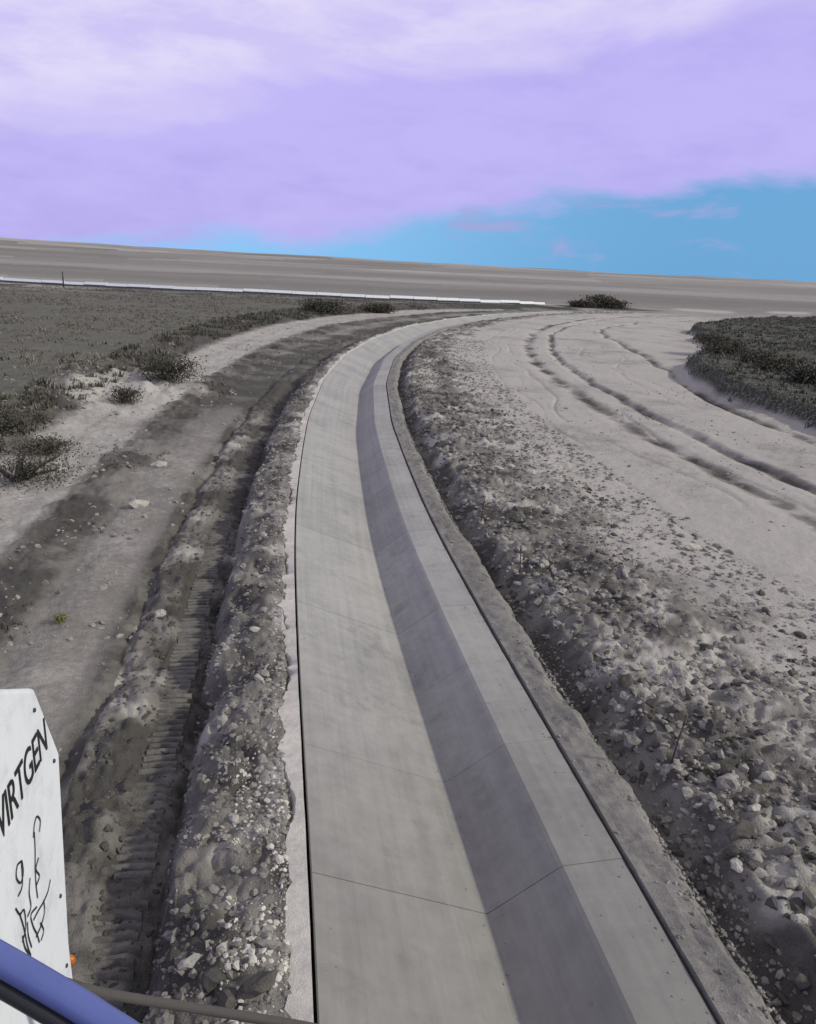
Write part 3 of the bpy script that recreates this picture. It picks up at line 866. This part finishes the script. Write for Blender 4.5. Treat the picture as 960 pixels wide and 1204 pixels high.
for i in range(NSEG):
    jz = random.uniform(-.07, .07) - .5 * max(0, (i - NSEG + 6) / 6)
    p0 = Vector((cx[i], cy[i], czz[i])); p1 = Vector((cx[i + 1], cy[i + 1], czz[i + 1])); d = (p1 - p0).normalized(); nrm = Vector((d.y, -d.x, 0)).normalized()
    for nm, w0, w1, za, zb, mt in (('panel', .30, .42, -.9, .35, MAT_SHOULDER), ('coping', .20, .55, .35, .78, MAT_CANAL)):
        V = []
        for pp, e in ((p0, .03), (p1, -.03)):
            for (w, zz) in ((w1, za), (w0, zb), (-w0, zb), (-w1, za)):
                q = pp + d * e + nrm * w; V.append((q.x, q.y, pp.z + zz + jz))
        me = bpy.data.meshes.new(nm); me.from_pydata(V, [], [(0, 1, 2, 3), (7, 6, 5, 4), (0, 4, 5, 1), (1, 5, 6, 2), (2, 6, 7, 3), (3, 7, 4, 0)]); me.update()
        link(nm, me, mt, root)
p = at(75, 336, 0); z = hz(p[0], p[1])[0]
tag(tube('post', [(p[0], p[1], z - .3), (p[0], p[1], z + 1.5), (p[0], p[1], z + 2.6)], [.13, .12, .10], MAT_STEEL, None, 8),
    'grey post standing at the white canal wall', 'post')

# ------------------------------------------------------------------ paving machine (rear leg, hoses)
TF = np.array([-0.159, 0.987, 0]); TF /= np.linalg.norm(TF); NF = np.array([TF[1], -TF[0], 0])


def mp_(lat, fwd, z):
    q = TF * fwd + NF * lat; return Vector((q[0], q[1], z))


def on_panel(px, py, lat=-1.196):
    d = ray(px, py); k = lat / (d @ NF); q = CAM + d * k; return Vector(q)


MZ = hz(*(mp_(-1.6, 2.6, 0)[:2]))[0]
mach = empty('paving_machine', tuple(mp_(-1.6, 2.6, MZ)))
tag(mach, 'white rear leg of a paving machine with black lettering and hoses', 'paving machine')


def prism(name, poly, lat0, lat1, mat, bev=0.02, parent=mach):
    bm = bmesh.new()
    a = [bm.verts.new(mp_(lat1, f_, z_)) for f_, z_ in poly]; b_ = [bm.verts.new(mp_(lat0, f_, z_)) for f_, z_ in poly]
    bm.faces.new(a); bm.faces.new(b_[::-1])
    for i in range(len(poly)):
        j = (i + 1) % len(poly); bm.faces.new((a[j], a[i], b_[i], b_[j]))
    bmesh.ops.recalc_face_normals(bm, faces=bm.faces)
    if bev: bmesh.ops.bevel(bm, geom=list(bm.edges), offset=bev, segments=3, profile=0.5, affect='EDGES', clamp_overlap=True)
    me = bpy.data.meshes.new(name); bm.to_mesh(me); bm.free()
    return link(name, me, mat, parent)


prism('housing', [(1.5, 3.52), (2.75, 3.52), (3.14, 3.24), (3.55, 3.01), (3.81, 2.48), (3.645, 1.30), (3.62, .72), (1.5, .72)], -2.05, -1.2, MAT_WHITE, .022)
prism('flange', [(3.60, 1.62), (3.675, 1.62), (3.70, .80), (3.60, .80)], -1.30, -1.215, MAT_WHITE, .006)
prism('leg_column', [(2.1, MZ + .75), (2.1, .9), (2.9, .9), (2.9, MZ + .75)], -1.95, -1.45, MAT_STEEL, .02)
# crawler under the leg: track, plates
cz = MZ + .36
trk = []
for i in range(28):
    u_ = i / 28.0 * 2 * math.pi
    cxx = 2.45 + (0.62 if math.cos(u_) > 0 else -0.62) + 0.36 * math.cos(u_); trk.append((cxx, cz + 0.36 * math.sin(u_)))
prism('crawler_track', trk, -1.92, -1.48, MAT_RUBBER, 0)
prism('crawler_frame', [(1.75, cz - .14), (1.75, cz + .14), (3.15, cz + .14), (3.15, cz - .14)], -1.97, -1.43, MAT_STEEL, .02)
o = link('lens', tube('tmp', [mp_(-1.235, 3.70, 1.17), mp_(-1.235, 3.73, 1.17), mp_(-1.235, 3.742, 1.17)], [.036, .036, .02], MAT_ORANGE).data, None, mach)
bpy.data.objects.remove(bpy.data.objects['tmp'])
tag(o, 'small orange marker lens')

for (f_, z_) in ((3.50, 2.92), (3.70, 2.50), (3.58, 1.75), (3.56, 1.30), (3.05, 3.20)):
    tube('bolt', [mp_(-1.2, f_, z_), mp_(-1.192, f_, z_), mp_(-1.190, f_, z_)], [.011, .011, .007], MAT_STEEL, mach, 8)
# lettering
cu = bpy.data.curves.new('lettering', 'FONT'); cu.body = 'WIRTGEN'; cu.size = 0.262; cu.extrude = 0.001; cu.space_character = 0.92
tmp = bpy.data.objects.new('tmp_text', cu); col.objects.link(tmp)
bpy.context.view_layer.update()
me = bpy.data.meshes.new_from_object(tmp.evaluated_get(bpy.context.evaluated_depsgraph_get()))
bpy.data.objects.remove(tmp)
xs = [v_.co.x for v_ in me.vertices]; x0, x1 = min(xs), max(xs); sc_ = 0.78 / (x1 - x0)
Zb = 2.625
for v_ in me.vertices:
    q = mp_(-1.1965 + v_.co.z, 2.845 + (v_.co.x - x0) * sc_, Zb + v_.co.y); v_.co = q
me.materials.clear()
lt = link('lettering', me, MAT_BLACK, mach)


def spline(P_, n=14):
    P_ = [np.array(q, float) for q in P_]; out = []
    Q = [2 * P_[0] - P_[1]] + P_ + [2 * P_[-1] - P_[-2]]
    for i in range(1, len(Q) - 2):
        for k in range(n):
            u_ = k / n; a, b_, c_, d_ = Q[i - 1:i + 3]
            out.append(tuple(.5 * ((2 * b_) + (-a + c_) * u_ + (2 * a - 5 * b_ + 4 * c_ - d_) * u_ ** 2 + (-a + 3 * b_ - 3 * c_ + d_) * u_ ** 3)))
    out.append(tuple(P_[-1])); return out


def stroke(name, pix, w):
    V, Fc = [], []
    P_ = [Vector(q) for q in spline([tuple(on_panel(*q)) for q in pix], 5)]
    for i, p in enumerate(P_):
        d = (P_[min(i + 1, len(P_) - 1)] - P_[max(i - 1, 0)]).normalized(); sd_ = Vector(NF).cross(d).normalized()
        V += [tuple(p + sd_ * w), tuple(p - sd_ * w)]
    for i in range(len(P_) - 1): Fc.append((2 * i, 2 * i + 1, 2 * i + 3, 2 * i + 2))
    return V, Fc


marks = [[(40, 985), (41, 970), (44, 960), (48, 965), (47, 978)], [(41, 978), (42, 1000), (42, 1020), (43, 1040), (45, 1056)],
         [(46, 1008), (43, 1022), (47, 1030), (43, 1042)], [(26, 1012), (21, 1018), (20, 1032), (25, 1038), (28, 1026), (26, 1012), (27, 1040), (22, 1054)],
         [(36, 1032), (35, 1050), (37, 1066), (33, 1078)], [(19, 1068), (24, 1075), (29, 1070), (31, 1090), (27, 1108)], [(24, 1075), (29, 1092), (33, 1112), (37, 1124)],
         [(60, 1034), (57, 1048), (52, 1060), (45, 1072), (40, 1082)], [(52, 1058), (53, 1072), (49, 1088), (43, 1102)], [(44, 1066), (37, 1076), (40, 1090), (44, 1098), (47, 1108)],
         [(27, 1100), (30, 1114), (35, 1122)], [(48, 1085), (52, 1094), (49, 1106)], [(33, 1084), (34, 1100), (38, 1114)]]
V, Fc = [], []
for mk in marks:
    v1_, f1_ = stroke('m', mk, .0052); o_ = len(V); V += v1_; Fc += [tuple(i + o_ for i in f_) for f_ in f1_]
me = bpy.data.meshes.new('handwriting'); me.from_pydata(V, [], Fc); me.update()
link('handwriting', me, MAT_BLACK, mach)

# hoses, in front of the housing
hp = [at_dist(-260, 985, 2.0), at_dist(-120, 1060, 2.0), at_dist(-20, 1116, 2.0), at_dist(50, 1156, 2.0), at_dist(115, 1196, 2.0), at_dist(180, 1245, 1.98), at_dist(230, 1340, 1.95), at_dist(240, 1500, 1.95)]
h1 = tube('hose', spline(hp), .037, MAT_BLUE, mach, 16); tag(h1, 'thick blue hydraulic hose')
hp2 = [q + np.array([-.014, -.02, -.052]) for q in hp]
h2 = tube('hose', spline(hp2), .026, MAT_RUBBER, mach, 16); tag(h2, 'black rubber hose under the blue one')
pp = [at_dist(60, 1150, 3.5), at_dist(120, 1167, 3.5), at_dist(220, 1184, 3.5), at_dist(300, 1197, 3.5), at_dist(400, 1216, 3.5), at_dist(560, 1260, 3.4)]
tube('pipe', spline(pp), .021, MAT_ROD, mach, 14)
